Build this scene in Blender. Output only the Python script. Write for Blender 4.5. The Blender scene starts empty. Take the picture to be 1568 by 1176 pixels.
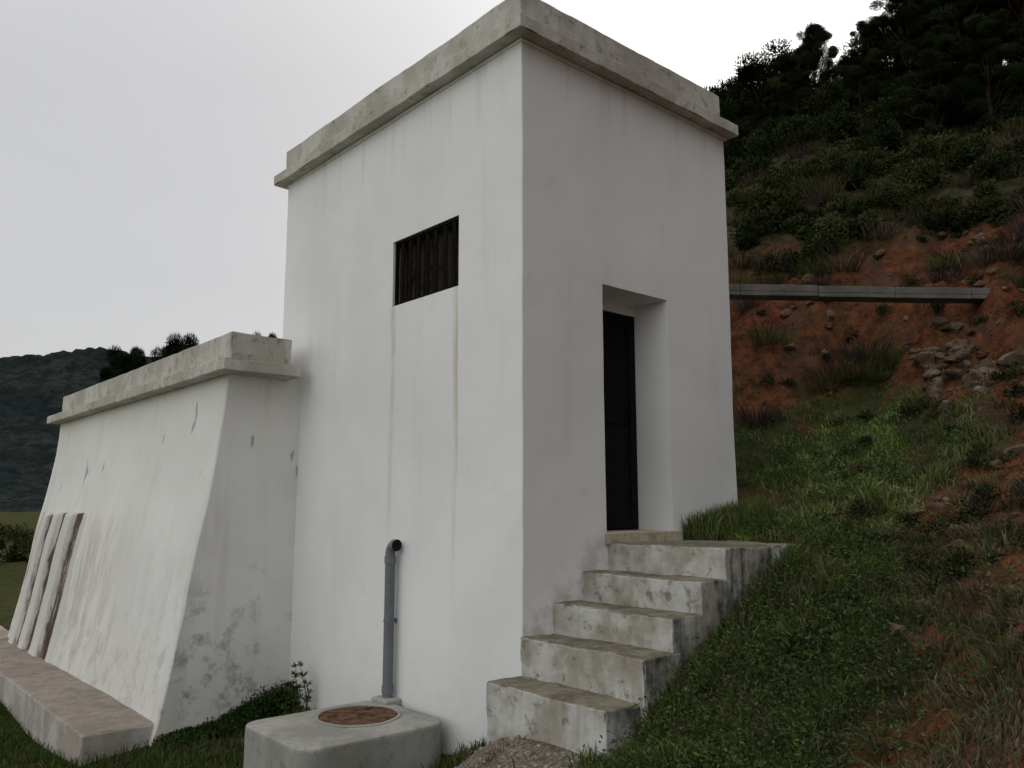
import bpy, bmesh, math, random
import numpy as np
from mathutils import Vector
random.seed(7); rng=np.random.default_rng(11)
scene=bpy.context.scene
A0=math.radians(48.85)
FX,FY=math.cos(A0),math.sin(A0); RX,RY=math.sin(A0),-math.cos(A0)
def to_rd(x,y): return .075+RX*x+RY*y, 6+FX*x+FY*y
def to_xy(r,d): return (r-.075)*RX+(d-6)*FX, (r-.075)*RY+(d-6)*FY

# ------------------------------------------------------------------ noise
def _h(i,j,k,s):
    i=i.astype(np.int64);j=j.astype(np.int64);k=k.astype(np.int64)
    n=(i*374761393+j*668265263+k*2147483647+s*974634777)&0xffffffff
    n=((n^(n>>13))*1274126177)&0xffffffff
    n=(n^(n>>16))&0xffffff
    return n/float(0xffffff)
def vn(x,y,z=None,s=0):
    x=np.asarray(x,float);y=np.asarray(y,float)
    i,j=np.floor(x),np.floor(y);u,v=x-i,y-j
    u=u*u*(3-2*u);v=v*v*(3-2*v)
    if z is None:
        k=np.zeros_like(i)
        def c(a,b): return _h(i+a,j+b,k,s)
        return ((c(0,0)*(1-u)+c(1,0)*u)*(1-v)+(c(0,1)*(1-u)+c(1,1)*u)*v)*2-1
    z=np.asarray(z,float);k=np.floor(z);w=z-k;w=w*w*(3-2*w)
    def c(a,b,e): return _h(i+a,j+b,k+e,s)
    x0=(c(0,0,0)*(1-u)+c(1,0,0)*u)*(1-v)+(c(0,1,0)*(1-u)+c(1,1,0)*u)*v
    x1=(c(0,0,1)*(1-u)+c(1,0,1)*u)*(1-v)+(c(0,1,1)*(1-u)+c(1,1,1)*u)*v
    return (x0*(1-w)+x1*w)*2-1
def fbm(x,y,f,o=4,s=0):
    t=0;a=1;n=0
    for q in range(o):
        t=t+a*vn(x*f,y*f,None,s+q);n+=a;a*=.5;f*=2.03
    return t/n
def sst(v,a,b):
    t=np.clip((v-a)/(b-a),0,1);return t*t*(3-2*t)

# ------------------------------------------------------------------ mesh builder
class MB:
    def __init__(s): s.v=[];s.f3=[];s.f4=[];s.m3=[];s.m4=[];s.c=[];s.n=0
    def add(s,v,f,mat=0,col=(1,1,1)):
        v=np.asarray(v,float).reshape(-1,3);f=np.asarray(f,np.int64)
        if f.size:
            if f.shape[1]==3: s.f3.append(f+s.n);s.m3.append(np.full(len(f),mat))
            else: s.f4.append(f+s.n);s.m4.append(np.full(len(f),mat))
        col=np.asarray(col,float)
        if col.ndim==1: col=np.tile(col,(len(v),1))
        s.v.append(v);s.c.append(col);s.n+=len(v)
    def obj(s,name,mats,smooth=False,parent=None):
        V=np.concatenate(s.v);C=np.concatenate(s.c)
        loops=[];starts=[];mi=[];p=0
        for fl,ml,k in((s.f3,s.m3,3),(s.f4,s.m4,4)):
            if fl:
                F=np.concatenate(fl);loops.append(F.ravel());starts.append(p+np.arange(len(F))*k);p+=F.size;mi.append(np.concatenate(ml))
        L=np.concatenate(loops);S=np.concatenate(starts);M=np.concatenate(mi)
        me=bpy.data.meshes.new(name);me.vertices.add(len(V));me.vertices.foreach_set('co',V.astype(np.float32).ravel())
        me.loops.add(len(L));me.loops.foreach_set('vertex_index',L.astype(np.int32))
        me.polygons.add(len(S));me.polygons.foreach_set('loop_start',S.astype(np.int32))
        me.update(calc_edges=True)
        me.polygons.foreach_set('material_index',M.astype(np.int32))
        me.polygons.foreach_set('use_smooth',np.full(len(S),smooth))
        a=me.color_attributes.new('Col','FLOAT_COLOR','POINT')
        a.data.foreach_set('color',np.concatenate([C,np.ones((len(C),1))],1).astype(np.float32).ravel())
        for m in mats: me.materials.append(m)
        o=bpy.data.objects.new(name,me);scene.collection.objects.link(o)
        if parent: o.parent=parent
        return o
def empty(name,loc=(0,0,0)):
    e=bpy.data.objects.new(name,None);scene.collection.objects.link(e);return e

# ------------------------------------------------------------------ node helper
class NT:
    def __init__(s,tree): s.t=tree;tree.nodes.clear()
    def n(s,ty,props=None,ins=None,out=0):
        nd=s.t.nodes.new(ty)
        for k,v in (props or {}).items(): setattr(nd,k,v)
        for k,v in (ins or {}).items():
            if isinstance(v,bpy.types.NodeSocket): s.t.links.new(v,nd.inputs[k])
            else: nd.inputs[k].default_value=v
        return nd.outputs[out] if len(nd.outputs) else None
    def m(s,op,a,b=0.0,clamp=False): return s.n('ShaderNodeMath',{'operation':op,'use_clamp':clamp},{0:a,1:b})
    def mix(s,f,a,b,bt='MIX'):
        c=lambda v:(v[0],v[1],v[2],1) if isinstance(v,(tuple,list)) else v
        return s.n('ShaderNodeMix',{'data_type':'RGBA','blend_type':bt},{0:f,6:c(a),7:c(b)},2)
    def mr(s,v,a,b,c=0.0,d=1.0): return s.n('ShaderNodeMapRange',{'interpolation_type':'SMOOTHSTEP'},{0:v,1:a,2:b,3:c,4:d})
    def noise(s,vec,sc,det=5,rough=.55,scale3=None):
        if scale3: vec=s.n('ShaderNodeMapping',None,{0:vec,3:scale3})
        return s.n('ShaderNodeTexNoise',None,{'Vector':vec,'Scale':sc,'Detail':det,'Roughness':rough})
    def xyz(s,vec):
        nd=s.t.nodes.new('ShaderNodeSeparateXYZ');s.t.links.new(vec,nd.inputs[0]);return nd.outputs
    def finish(s,col,rough=.85,bump=None,bs=.3,bd=.02,spec=.2,metal=0.0):
        nrm=s.n('ShaderNodeBump',None,{'Strength':bs,'Distance':bd,'Height':bump}) if bump is not None else None
        if spec<=.15 and metal==0:
            ins={'Color':col}
            if nrm: ins['Normal']=nrm
            b=s.n('ShaderNodeBsdfDiffuse',None,ins)
        else:
            ins={'Base Color':col,'Roughness':rough,'Specular IOR Level':spec,'Metallic':metal}
            if nrm: ins['Normal']=nrm
            b=s.n('ShaderNodeBsdfPrincipled',None,ins)
        s.n('ShaderNodeOutputMaterial',None,{0:b})
def mat(name):
    m=bpy.data.materials.new(name);m.use_nodes=True;return m,NT(m.node_tree)

def plaster(name,base=(.80,.80,.79),windowdrips=False,mould=0.0,zdirt=(-2.1,-.9)):
    m,t=mat(name);g=t.n('ShaderNodeNewGeometry');gn=t.t.nodes[-1];X,Y,Z=t.xyz(g)
    n1=t.noise(g,.7,3);n2=t.noise(g,5,4,.62);n3=t.noise(g,2.2,4,.6,(1.6,1.6,.16))
    c=t.mix(t.mr(n1,.35,.7),base,tuple(k*.92 for k in base))
    c=t.mix(t.m('MULTIPLY',t.mr(n3,.56,.78),.24),c,(.54,.53,.47))
    c=t.mix(t.m('MULTIPLY',t.mr(n2,.58,.75),.15),c,(.5,.49,.45))
    zd=t.mr(t.m('ADD',Z,t.m('MULTIPLY',t.m('SUBTRACT',n2,.5),.9)),zdirt[1],zdirt[0])
    c=t.mix(t.m('MULTIPLY',zd,.36),c,(.42,.41,.35))
    if windowdrips:
        st=t.noise(g,7,3,.6,(1,1,.05))
        topm=t.m('MULTIPLY',t.mr(Z,2.8,3.65),t.mr(st,.5,.70))
        c=t.mix(t.m('MULTIPLY',topm,.26),c,(.38,.37,.33))
        # dirt splashed on the wall along the stair treads
        sm=t.m('MULTIPLY',t.mr(t.m('SUBTRACT',Z,t.m('MULTIPLY',X,.72)),-.62,-1.0),t.m('MULTIPLY',t.mr(Y,.02,.0),t.mr(X,1.0,.8)))
        c=t.mix(t.m('MULTIPLY',t.m('MULTIPLY',sm,t.mr(n2,.40,.62)),.50),c,(.33,.31,.26))
        nz=t.noise(g,9,3,.6,(1,1,.25))
        wob=t.m('MULTIPLY',t.m('SUBTRACT',n1,.5),.12)
        for yc,w,s_ in((.81,.06,.6),(1.75,.06,.6),(.80,.016,.75),(1.30,.06,.15)):
            dd=t.m('ABSOLUTE',t.m('SUBTRACT',t.m('ADD',Y,wob),yc))
            k=t.m('MULTIPLY',t.mr(dd,w,.002),t.m('MULTIPLY',t.mr(Z,-1.2,1.5),t.m('LESS_THAN',Z,1.80)))
            k=t.m('MULTIPLY',k,t.m('LESS_THAN',X,.02))
            c=t.mix(t.m('MULTIPLY',k,t.m('MULTIPLY',t.mr(nz,.2,.65),s_)),c,(.50,.42,.29))
    if mould:
        N=t.xyz(gn.outputs['Normal']);endw=t.mr(N[1],-.6,-.9,.40,1.0)
        mz=t.mr(t.m('ADD',Z,t.m('MULTIPLY',t.m('SUBTRACT',n1,.5),3.2)),-.2,-1.7)
        k=t.m('MULTIPLY',t.m('MULTIPLY',mz,endw),t.mr(t.noise(g,4.5,6,.72),.49,.64))
        c=t.mix(t.m('MULTIPLY',k,mould),c,(.22,.22,.20))
        k2=t.mr(t.noise(g,3.2,4,.6,(1,1,.10)),.54,.74)
        c=t.mix(t.m('MULTIPLY',k2,.34),c,(.42,.385,.34))
        k4=t.m('MULTIPLY',t.m('MULTIPLY',t.mr(Y,4.6,7.4),t.mr(Z,.15,-.5)),t.mr(t.noise(g,4.2,4,.65,(1,1,.16)),.42,.62))
        c=t.mix(t.m('MULTIPLY',k4,.50),c,(.42,.35,.28))
        k3=t.m('MULTIPLY',t.mr(t.noise(g,3.4,3,.5,(1,1,.33)),.665,.68),t.m('MULTIPLY',t.mr(Z,-.1,.5),t.mr(Z,1.2,1.0)))
        c=t.mix(t.m('MULTIPLY',k3,.75),c,(.28,.28,.29))
    h=t.m('ADD',t.m('MULTIPLY',n2,.35),t.m('MULTIPLY',n1,1.8))
    t.finish(c,.9,h,.35,.025,.12);return m
M_TOWER=plaster('tower_plaster',windowdrips=True)
M_WING=plaster('wing_plaster',(.77,.76,.725),mould=.75,zdirt=(-2.3,-.9))

def concrete(name,a,b,dark,k=.5,tread=None,side=None,bs=.4,tk=.7):
    m,t=mat(name);g=t.n('ShaderNodeNewGeometry');gn=t.t.nodes[-1]
    N=t.xyz(gn.outputs['Normal'])
    n1=t.noise(g,1.7,4,.65);n2=t.noise(g,9,5,.7);n3=t.noise(g,5,4,.65,(1,1,.12))
    c=t.mix(t.mr(n1,.38,.62),a,b)
    c=t.mix(t.m('MULTIPLY',t.mr(n3,.48,.66),.65),c,b)
    c=t.mix(t.m('MULTIPLY',t.mr(n2,.54,.69),k),c,dark)
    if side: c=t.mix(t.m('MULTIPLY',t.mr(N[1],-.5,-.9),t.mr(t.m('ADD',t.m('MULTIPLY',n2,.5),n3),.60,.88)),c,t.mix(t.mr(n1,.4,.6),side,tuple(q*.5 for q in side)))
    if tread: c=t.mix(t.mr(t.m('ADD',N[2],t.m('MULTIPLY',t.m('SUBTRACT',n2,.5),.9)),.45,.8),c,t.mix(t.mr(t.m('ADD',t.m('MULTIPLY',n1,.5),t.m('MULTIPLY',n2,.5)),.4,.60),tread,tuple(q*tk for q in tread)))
    t.finish(c,.92,n2,bs,.02,.12);return m
M_CORN=concrete('cornice_concrete',(.55,.53,.48),(.40,.38,.33),(.15,.125,.09),.62)
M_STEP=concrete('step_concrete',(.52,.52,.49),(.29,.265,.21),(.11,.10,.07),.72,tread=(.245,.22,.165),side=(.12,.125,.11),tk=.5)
M_LEDGE=concrete('ledge_concrete',(.48,.47,.44),(.34,.31,.265),(.14,.12,.1),.45,tread=(.35,.305,.26))
M_CHAM=concrete('chamber_concrete',(.34,.34,.315),(.25,.245,.215),(.12,.11,.09),.45,tread=(.38,.37,.33),bs=.3)
M_BEAM=concrete('beam_concrete',(.19,.18,.165),(.13,.125,.11),(.05,.05,.04),.5)
def simple(name,col,rough=.6,metal=0,sc=12,var=.5,spec=.3,bs=.2):
    m,t=mat(name);g=t.n('ShaderNodeNewGeometry');n=t.noise(g,sc,5,.65)
    c=t.mix(t.mr(n,.35,.7),col,tuple(k*(1-var) for k in col))
    t.finish(c,rough,n,bs,.01,spec,metal);return m
M_DOOR=simple('door_black_paint',(.006,.006,.007),.75,0,20,.4,.16)
M_BARS=simple('window_bar_iron',(.016,.014,.013),.8,0,25,.5,.1)
M_SHUT=simple('window_shutter',(.055,.043,.036),.85,0,9,.7,.1)
M_DARK=simple('mouth_shade_black',(.006,.006,.006),.9)
M_PIPE=simple('grey_pvc',(.16,.175,.19),.5,0,6,.2,.3,.05)
M_RUST=simple('rusty_iron',(.17,.10,.065),.85,0,14,.65,.1,.6)
M_RIB,t=mat('rib_stained_whitewash')
at=t.n('ShaderNodeVertexColor',{'layer_name':'Col'});g=t.n('ShaderNodeNewGeometry');n=t.noise(g,7,6,.75,(1,1,.3));k=t.xyz(at)[0]
c=t.mix(t.mr(t.m('ADD',k,t.m('MULTIPLY',t.m('SUBTRACT',n,.5),1.8)),.25,.80),(.60,.58,.54),t.mix(t.mr(n,.4,.6),(.16,.115,.085),(.08,.06,.047)))
t.finish(c,.92,n,.4,.015,.1)
M_THRESH=simple('threshold_cement',(.50,.46,.34),.9,0,10,.4,.1,.4)

def vcol(name,varsc=3.0,transl=0.0):
    m,t=mat(name);at=t.n('ShaderNodeVertexColor',{'layer_name':'Col'})
    b=t.n('ShaderNodeBsdfDiffuse',None,{'Color':at})
    if transl:
        tr=t.n('ShaderNodeBsdfTranslucent',None,{'Color':at});b=t.n('ShaderNodeMixShader',None,{0:transl,1:b,2:tr})
    t.n('ShaderNodeOutputMaterial',None,{0:b});return m
M_GRASS=vcol('grass_blades',transl=.2)
M_LEAF=vcol('leaves')
M_TWIG=vcol('dry_twigs')
M_BARK=simple('bark',(.06,.045,.035),.95,0,8,.5,.1,.4)
M_ROCK,t=mat('rock_stone')
at=t.n('ShaderNodeVertexColor',{'layer_name':'Col'});g=t.n('ShaderNodeNewGeometry');n=t.noise(g,9,5,.7)
t.finish(t.mix(1.0,at,t.mix(t.mr(n,.3,.7),(.40,.34,.29),(1.2,1.2,1.2)),'MULTIPLY'),.95,n,.7,.03,.1)

# ------------------------------------------------------------------ rounded rough box
def coords(L,r,step):
    n=max(1,int(round((L-2*r)/step)));mid=np.linspace(r,L-r,n+1)
    return np.concatenate([[0,r*.3,r*.65],mid,[L-r*.65,L-r*.3,L]])
def rbox(x0,x1,y0,y1,z0,z1,r=.008,step=.06,amp=.002,f=2.5,chip=0.0,s=0):
    lo=np.array([x0,y0,z0]);hi=np.array([x1,y1,z1]);L=hi-lo
    r=min(r,L.min()*.3);cs=[coords(L[i],r,step)+lo[i] for i in range(3)]
    V=[];F=[];n=0
    for ax in range(3):
        a,b=(ax+1)%3,(ax+2)%3
        for sgn in(0,1):
            A,B=np.meshgrid(cs[a],cs[b],indexing='ij');P=np.zeros(A.shape+(3,))
            P[...,a]=A;P[...,b]=B;P[...,ax]=hi[ax] if sgn else lo[ax]
            na,nb=A.shape;idx=np.arange(na*nb).reshape(na,nb)+n
            q=np.stack([idx[:-1,:-1],idx[1:,:-1],idx[1:,1:],idx[:-1,1:]],-1).reshape(-1,4)
            if not sgn:q=q[:,::-1]
            V.append(P.reshape(-1,3));F.append(q);n+=na*nb
    V=np.concatenate(V);F=np.concatenate(F)
    key=np.round(V*1e5).astype(np.int64);_,ui,inv=np.unique(key,axis=0,return_index=True,return_inverse=True)
    inv=inv.ravel();V=V[ui];F=inv[F]
    q=np.clip(V,lo+r,hi-r);dv=V-q;l=np.linalg.norm(dv,axis=1,keepdims=True);V=q+dv/np.maximum(l,1e-9)*r
    x,y,z=V.T
    D=np.stack([vn(x*f,y*f,z*f,s+k)+.5*vn(x*f*3,y*f*3,z*f*3,s+k+9) for k in range(3)],1)*amp
    if chip:
        near=(np.abs(dv)>r*.25).sum(1)>=2
        c=np.clip(vn(x*7,y*7,z*7,s+31)-.35,0,1)*1.4+np.clip(vn(x*19,y*19,z*19,s+37)-.25,0,1)*.5
        ctr=np.clip(V,lo+min(.04,L.min()*.4),hi-min(.04,L.min()*.4))
        V=np.where(near[:,None],V+(ctr-V)*(c*chip)[:,None],V)
    return V+D,F
def box_obj(name,b,m,parent=None,smooth=False,**k):
    mb=MB();V,F=rbox(*b,**k);mb.add(V,F);return mb.obj(name,[m],smooth,parent)
def boxV(x0,x1,y0,y1,z0,z1):
    v=[(x,y,z) for x in(x0,x1) for y in(y0,y1) for z in(z0,z1)]
    f=[(0,1,3,2),(4,6,7,5),(0,4,5,1),(2,3,7,6),(0,2,6,4),(1,5,7,3)];return v,f
def tube(pts,rad,ns=8,cap=True):
    pts=np.asarray(pts,float);n=len(pts);rad=np.broadcast_to(rad,(n,))
    T=np.gradient(pts,axis=0);T/=np.linalg.norm(T,axis=1,keepdims=True)+1e-9
    up=np.array([0,0,1.]) if abs(T[0,2])<.9 else np.array([1.,0,0])
    V=[]
    U=np.cross(T[0],up);U/=np.linalg.norm(U)
    for i in range(n):
        U=U-T[i]*np.dot(U,T[i]);U/=np.linalg.norm(U)+1e-9;W=np.cross(T[i],U)
        a=np.linspace(0,2*np.pi,ns,endpoint=False)
        V.append(pts[i]+rad[i]*(np.cos(a)[:,None]*U+np.sin(a)[:,None]*W))
    V=np.concatenate(V);F=[]
    for i in range(n-1):
        for j in range(ns):
            k=(j+1)%ns;F.append((i*ns+j,i*ns+k,(i+1)*ns+k,(i+1)*ns+j))
    return V,np.array(F)

# ------------------------------------------------------------------ tower
tower=empty('white_pump_house')
W_T=MB();V,F=rbox(0,2.69,0,3.985,-2.7,3.61,r=.012,step=.14,amp=.005,f=1.1,s=3);W_T.add(V,F)
walls=W_T.obj('tower_walls',[M_TOWER],False,tower)
def cutter(b):
    mb=MB();v,f=boxV(*b);mb.add(v,f);return mb.obj('cut',[M_TOWER])
cuts=[cutter((.88,1.715,-.5,.45,-.215,1.80)),cutter((-.5,.13,.785,1.765,1.79,2.395))]
for c in cuts:
    md=walls.modifiers.new('b','BOOLEAN');md.operation='DIFFERENCE';md.object=c;md.solver='EXACT'
dg=bpy.context.evaluated_depsgraph_get();me=bpy.data.meshes.new_from_object(walls.evaluated_get(dg))
walls.modifiers.clear();walls.data=me
for c in cuts: bpy.data.objects.remove(c)
box_obj('cornice',(-.13,2.755,-.13,4.095,3.612,3.725),M_CORN,tower,step=.045,amp=.0035,chip=.9,s=5)
box_obj('parapet',(-.04,2.59,-.04,3.98,3.70,4.005),M_CORN,tower,step=.05,amp=.005,chip=.7,s=8)
box_obj('cornice_soffit_band',(-.02,2.71,-.02,4.0,3.585,3.613),M_TOWER,tower,step=.2,amp=.001)
mb=MB()
def ab(b,m=0):
    v,f=boxV(*b);mb.add(v,f,m)
ab((.105,.125,.79,1.76,1.795,2.39),1)
y0,y1,z0,z1=.79,1.76,1.795,2.39
for b in((.02,.05,y0,y0+.022,z0,z1),(.02,.05,y1-.022,y1,z0,z1),(.018,.052,y0+.022,y1-.022,z1-.022,z1),(.018,.052,y0+.022,y1-.022,z0,z0+.018)): ab(b)
for i in range(7):
    y=y0+.03+(i+.5)*(y1-y0-.06)/7+random.uniform(-.008,.008)
    ab((.025,.036,y-.026,y+.026,z0+.015,z1-.015))
for i in range(6):
    y=y0+.05+(i+.9)*(y1-y0-.1)/6.3
    ab((.085,.104,y-.012,y+.012,z0,z1),0)
mb.obj('barred_window',[M_BARS,M_SHUT],False,tower)
mb=MB()
ab((.885,1.71,.385,.445,-.20,1.71))
for x in(.885,1.62): ab((x,x+.085,.368,.384,-.20,1.71))
for z in(-.19,.72,1.62): ab((.97,1.62,.372,.384,z,z+.085))
ab((1.585,1.605,.33,.366,.72,.86))
mb.obj('metal_door',[M_DOOR],False,tower)
box_obj('door_lintel',(.882,1.713,.36,.46,1.712,1.81),M_TOWER,tower,r=.006,amp=.001)
box_obj('door_threshold',(.86,1.80,-.04,.46,-.30,-.205),M_THRESH,tower,r=.01,step=.05,amp=.004,chip=.5)

# ------------------------------------------------------------------ wing
prof=[(1.31,-.79),(1.1,-.795),(.8,-.82),(.45,-.862),(.15,-.91),(-.15,-.97),(-.45,-1.03),(-.75,-1.075),(-1.04,-1.115),(-1.35,-1.16),(-1.61,-1.205),(-1.9,-1.26),(-2.15,-1.32),(-2.7,-1.43)]
pz=np.array([p[0] for p in prof]);px=np.array([p[1] for p in prof])
Zs=np.linspace(1.31,-2.7,34);Xs=np.interp(Zs[::-1],pz[::-1],px[::-1])[::-1]
mb=MB();ys=np.concatenate([[3.5,3.506,3.52],np.linspace(3.6,10.0,54),[10.09,10.1]])
ZZ,YY=np.meshgrid(Zs,ys,indexing='ij');XX=np.repeat(Xs[:,None],len(ys),1)
edge=np.where(YY<3.503,.016,np.where(YY<3.51,.006,0))
XX=XX+edge+.010*vn(YY*1.2,ZZ*1.2,None,4)+.006*vn(YY*4,ZZ*4,None,14)
a,b=XX.shape;idx=np.arange(a*b).reshape(a,b);q=np.stack([idx[:-1,:-1],idx[:-1,1:],idx[1:,1:],idx[1:,:-1]],-1).reshape(-1,4)
mb.add(np.stack([XX,YY,ZZ],-1).reshape(-1,3),q)
for yy,fl in((3.5,0),(10.1,1)):
    ts=np.linspace(0,1,18)
    x1=1.8 if fl else .3
    j=0 if not fl else -1
    X0=XX[:,j];G=X0[:,None]*(1-ts)+x1*ts;Zg=np.repeat(Zs[:,None],18,1)
    off=.006*vn(G*1.5,Zg*1.5,None,21)*(ts>0)
    Pt=np.stack([G,np.full_like(G,yy)+off,Zg],-1);a,b=G.shape;idx=np.arange(a*b).reshape(a,b)
    q=np.stack([idx[:-1,:-1],idx[:-1,1:],idx[1:,1:],idx[1:,:-1]],-1).reshape(-1,4)
    if not fl: q=q[:,::-1]
    mb.add(Pt.reshape(-1,3),q)
v,f=boxV(1.2,1.8,4.1,10.09,-2.7,1.31);mb.add(v,f)
wing=mb.obj('wing_walls',[M_WING],True,tower)
box_obj('wing_cornice',(-.955,-.15,3.19,10.25,1.295,1.41),M_CORN,tower,step=.05,amp=.004,chip=.9,s=15)
box_obj('wing_cornice_back',(-.20,1.9,4.05,10.24,1.298,1.407),M_CORN,tower,step=.2,amp=.003,s=16)
box_obj('wing_parapet',(-.85,-.22,3.29,9.8,1.40,1.69),M_CORN,tower,step=.05,amp=.006,f=1.6,chip=.8,s=18)
mb=MB()
ysr=np.linspace(7.42,9.98,129);zsr=np.linspace(-.03,-2.0,50)
ZZ,YY=np.meshgrid(zsr,ysr,indexing='ij');base=np.interp(ZZ,pz[::-1],px[::-1])
sh=(YY-.05*(-.05-ZZ))+.02*vn(ZZ*3,YY*2,None,19)
rib=np.zeros_like(YY)
for a_,b_ in((7.96,8.32),(8.70,9.00),(9.34,9.60)): rib=np.maximum(rib,sst(sh,a_-.03,a_+.01)*(1-sst(sh,b_-.01,b_+.03)))
brown=np.zeros_like(YY)
for a_,b_ in((7.60,7.94),(8.34,8.68),(9.02,9.32),(9.62,9.88)): brown=np.maximum(brown,sst(sh,a_-.08,a_+.08)*(1-sst(sh,b_-.05,b_+.06)))
topn=-.07+.03*vn(YY*3,YY*0,None,8);tf=sst(-ZZ,-topn-.015,-topn+.03)
side=sst(YY,7.42,7.52)*(1-sst(YY,9.9,9.98))
XXr=base+.014-(.030+.055*rib)*tf*side-.004*vn(YY*5,ZZ*5,None,3)*tf
brown=brown*tf*(.85+.25*vn(YY*2,ZZ*2,None,12))
a,b=YY.shape;idx=np.arange(a*b).reshape(a,b);q=np.stack([idx[:-1,:-1],idx[:-1,1:],idx[1:,1:],idx[1:,:-1]],-1).reshape(-1,4)
mb.add(np.stack([XXr,YY,ZZ],-1).reshape(-1,3),q,0,np.repeat(brown.reshape(-1,1),3,1))
mb.obj('wing_ribs',[M_RIB],True,tower)
box_obj('wing_footing',(-1.88,-1.1,3.56,12.5,-2.45,-1.94),M_LEDGE,tower,r=.02,step=.08,amp=.012,f=2,chip=.8,s=22)

# ------------------------------------------------------------------ stairs
stairs=empty('concrete_stairs')
for i,(x0,x1,zt,yo) in enumerate([(-.30,.06,-1.175,-1.06),(0.0,.36,-.912,-1.10),(.30,.66,-.70,-1.085),(.60,.95,-.492,-1.09),(.89,2.0,-.285,-1.09)]):
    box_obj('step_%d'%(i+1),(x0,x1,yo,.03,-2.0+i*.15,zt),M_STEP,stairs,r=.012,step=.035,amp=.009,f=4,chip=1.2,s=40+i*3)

# ------------------------------------------------------------------ chamber: rounded-corner block
cham=empty('concrete_manhole_chamber')
def rrect(x0,x1,y0,y1,R,n=9):
    o=[]
    for cx_,cy_,a_ in((x1-R,y1-R,0),(x0+R,y1-R,90),(x0+R,y0+R,180),(x1-R,y0+R,270)):
        for k in range(n):
            a=math.radians(a_+90*k/(n-1));o.append((cx_+R*math.cos(a),cy_+R*math.sin(a)))
    return np.array(o)
mb=MB();ol=rrect(-1.27,-.06,.76,1.77,.15);cen=ol.mean(0);rings=[]
for k,z in((1,-2.6),(1,-2.2),(1.0,-1.9),(1,-1.63),(.995,-1.612),(.985,-1.603),(.965,-1.60),(.8,-1.597),(.5,-1.595),(.02,-1.594)):
    p=cen+(ol-cen)*k;w_=.008*vn(p[:,0]*5,p[:,1]*5,np.full(len(p),z*5),3);rings.append(np.stack([p[:,0]+w_*(k>.9),p[:,1]+w_*(k>.9),z+w_*.5],1))
m_=len(ol);V=np.concatenate(rings);F=[(i*m_+j,i*m_+(j+1)%m_,(i+1)*m_+(j+1)%m_,(i+1)*m_+j) for i in range(len(rings)-1) for j in range(m_)]
mb.add(V,F);mb.obj('chamber_body',[M_CHAM],True,cham)
def disc(c,R,z0,z1,ns=48,wob=.01,inner=0):
    a=np.linspace(0,2*np.pi,ns,endpoint=False);rr=R*(1+wob*np.sin(a*3+1)+wob*np.sin(a*7))
    rings=[(1,z0),(1,z1-.006),(.985,z1),(inner if inner else .5,z1)]
    if inner: rings.append((inner,z0))
    else: rings.append((.001,z1+.004))
    V=[];F=[]
    for k,z in rings: V.append(np.stack([c[0]+rr*k*np.cos(a),c[1]+rr*k*np.sin(a),np.full(ns,z)],1))
    for i in range(len(rings)-1):
        for j in range(ns): F.append((i*ns+j,i*ns+(j+1)%ns,(i+1)*ns+(j+1)%ns,(i+1)*ns+j))
    return np.concatenate(V),F
mb=MB();v,f=disc((-.52,1.31),.325,-1.62,-1.582,wob=.01,inner=.93);mb.add(v,f,0)
mb.obj('lid_rim',[M_CHAM],False,cham)
mb=MB();v,f=disc((-.52,1.31),.297,-1.61,-1.586,wob=.012);mb.add(v,f,0)
v,f=disc((-.50,1.30),.03,-1.60,-1.565,ns=14);mb.add(v,f,0)
for a in(.6,2.7): 
    v,f=boxV(-.52+.2*math.cos(a)-.04,-.52+.2*math.cos(a)+.04,1.31+.2*math.sin(a)-.008,1.31+.2*math.sin(a)+.008,-1.6,-1.57);mb.add(v,f)
mb.obj('iron_lid',[M_RUST],False,cham)

# ------------------------------------------------------------------ vent pipe
pipe=empty('grey_vent_pipe')
pts=[(-.072,1.60,z) for z in np.linspace(-1.66,-.40,8)]
for a in np.linspace(.15,1.45,7): pts.append((-.072,1.60-.075*(1-math.cos(a)),-.40+.075*math.sin(a)))
mb=MB();v,f=tube(pts,.043,20);mb.add(v,f)
e=pts[-1];v,f=tube([(e[0],e[1]+.015,e[2]),(e[0],e[1]-.03,e[2])],.050,20);mb.add(v,f)
for z in(-.45,-1.5): 
    v,f=tube([(-.072,1.60,z-.03),(-.072,1.60,z+.03)],.049,20);mb.add(v,f)
mb.obj('pipe_body',[M_PIPE],True,pipe)
mb=MB();v,f=tube([(e[0],e[1]-.028,e[2]),(e[0],e[1]-.0281,e[2])],[.047,.001],20);mb.add(v,f)  # near-black disc painted as the shaded inside of the pipe
mb.obj('pipe_mouth',[M_DARK],True,pipe)
mb=MB()
v,f=tube([(-.072,1.60,-.962),(-.072,1.60,-.938)],.047,20);mb.add(v,f)
v,f=boxV(-.04,.02,1.585,1.615,-.965,-.935);mb.add(v,f)
mb.obj('pipe_clamp',[M_PIPE],True,pipe)
box_obj('pipe_collar',(-.16,.01,1.49,1.72,-1.64,-1.565),M_CHAM,pipe,r=.03,step=.04,amp=.006)

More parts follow.
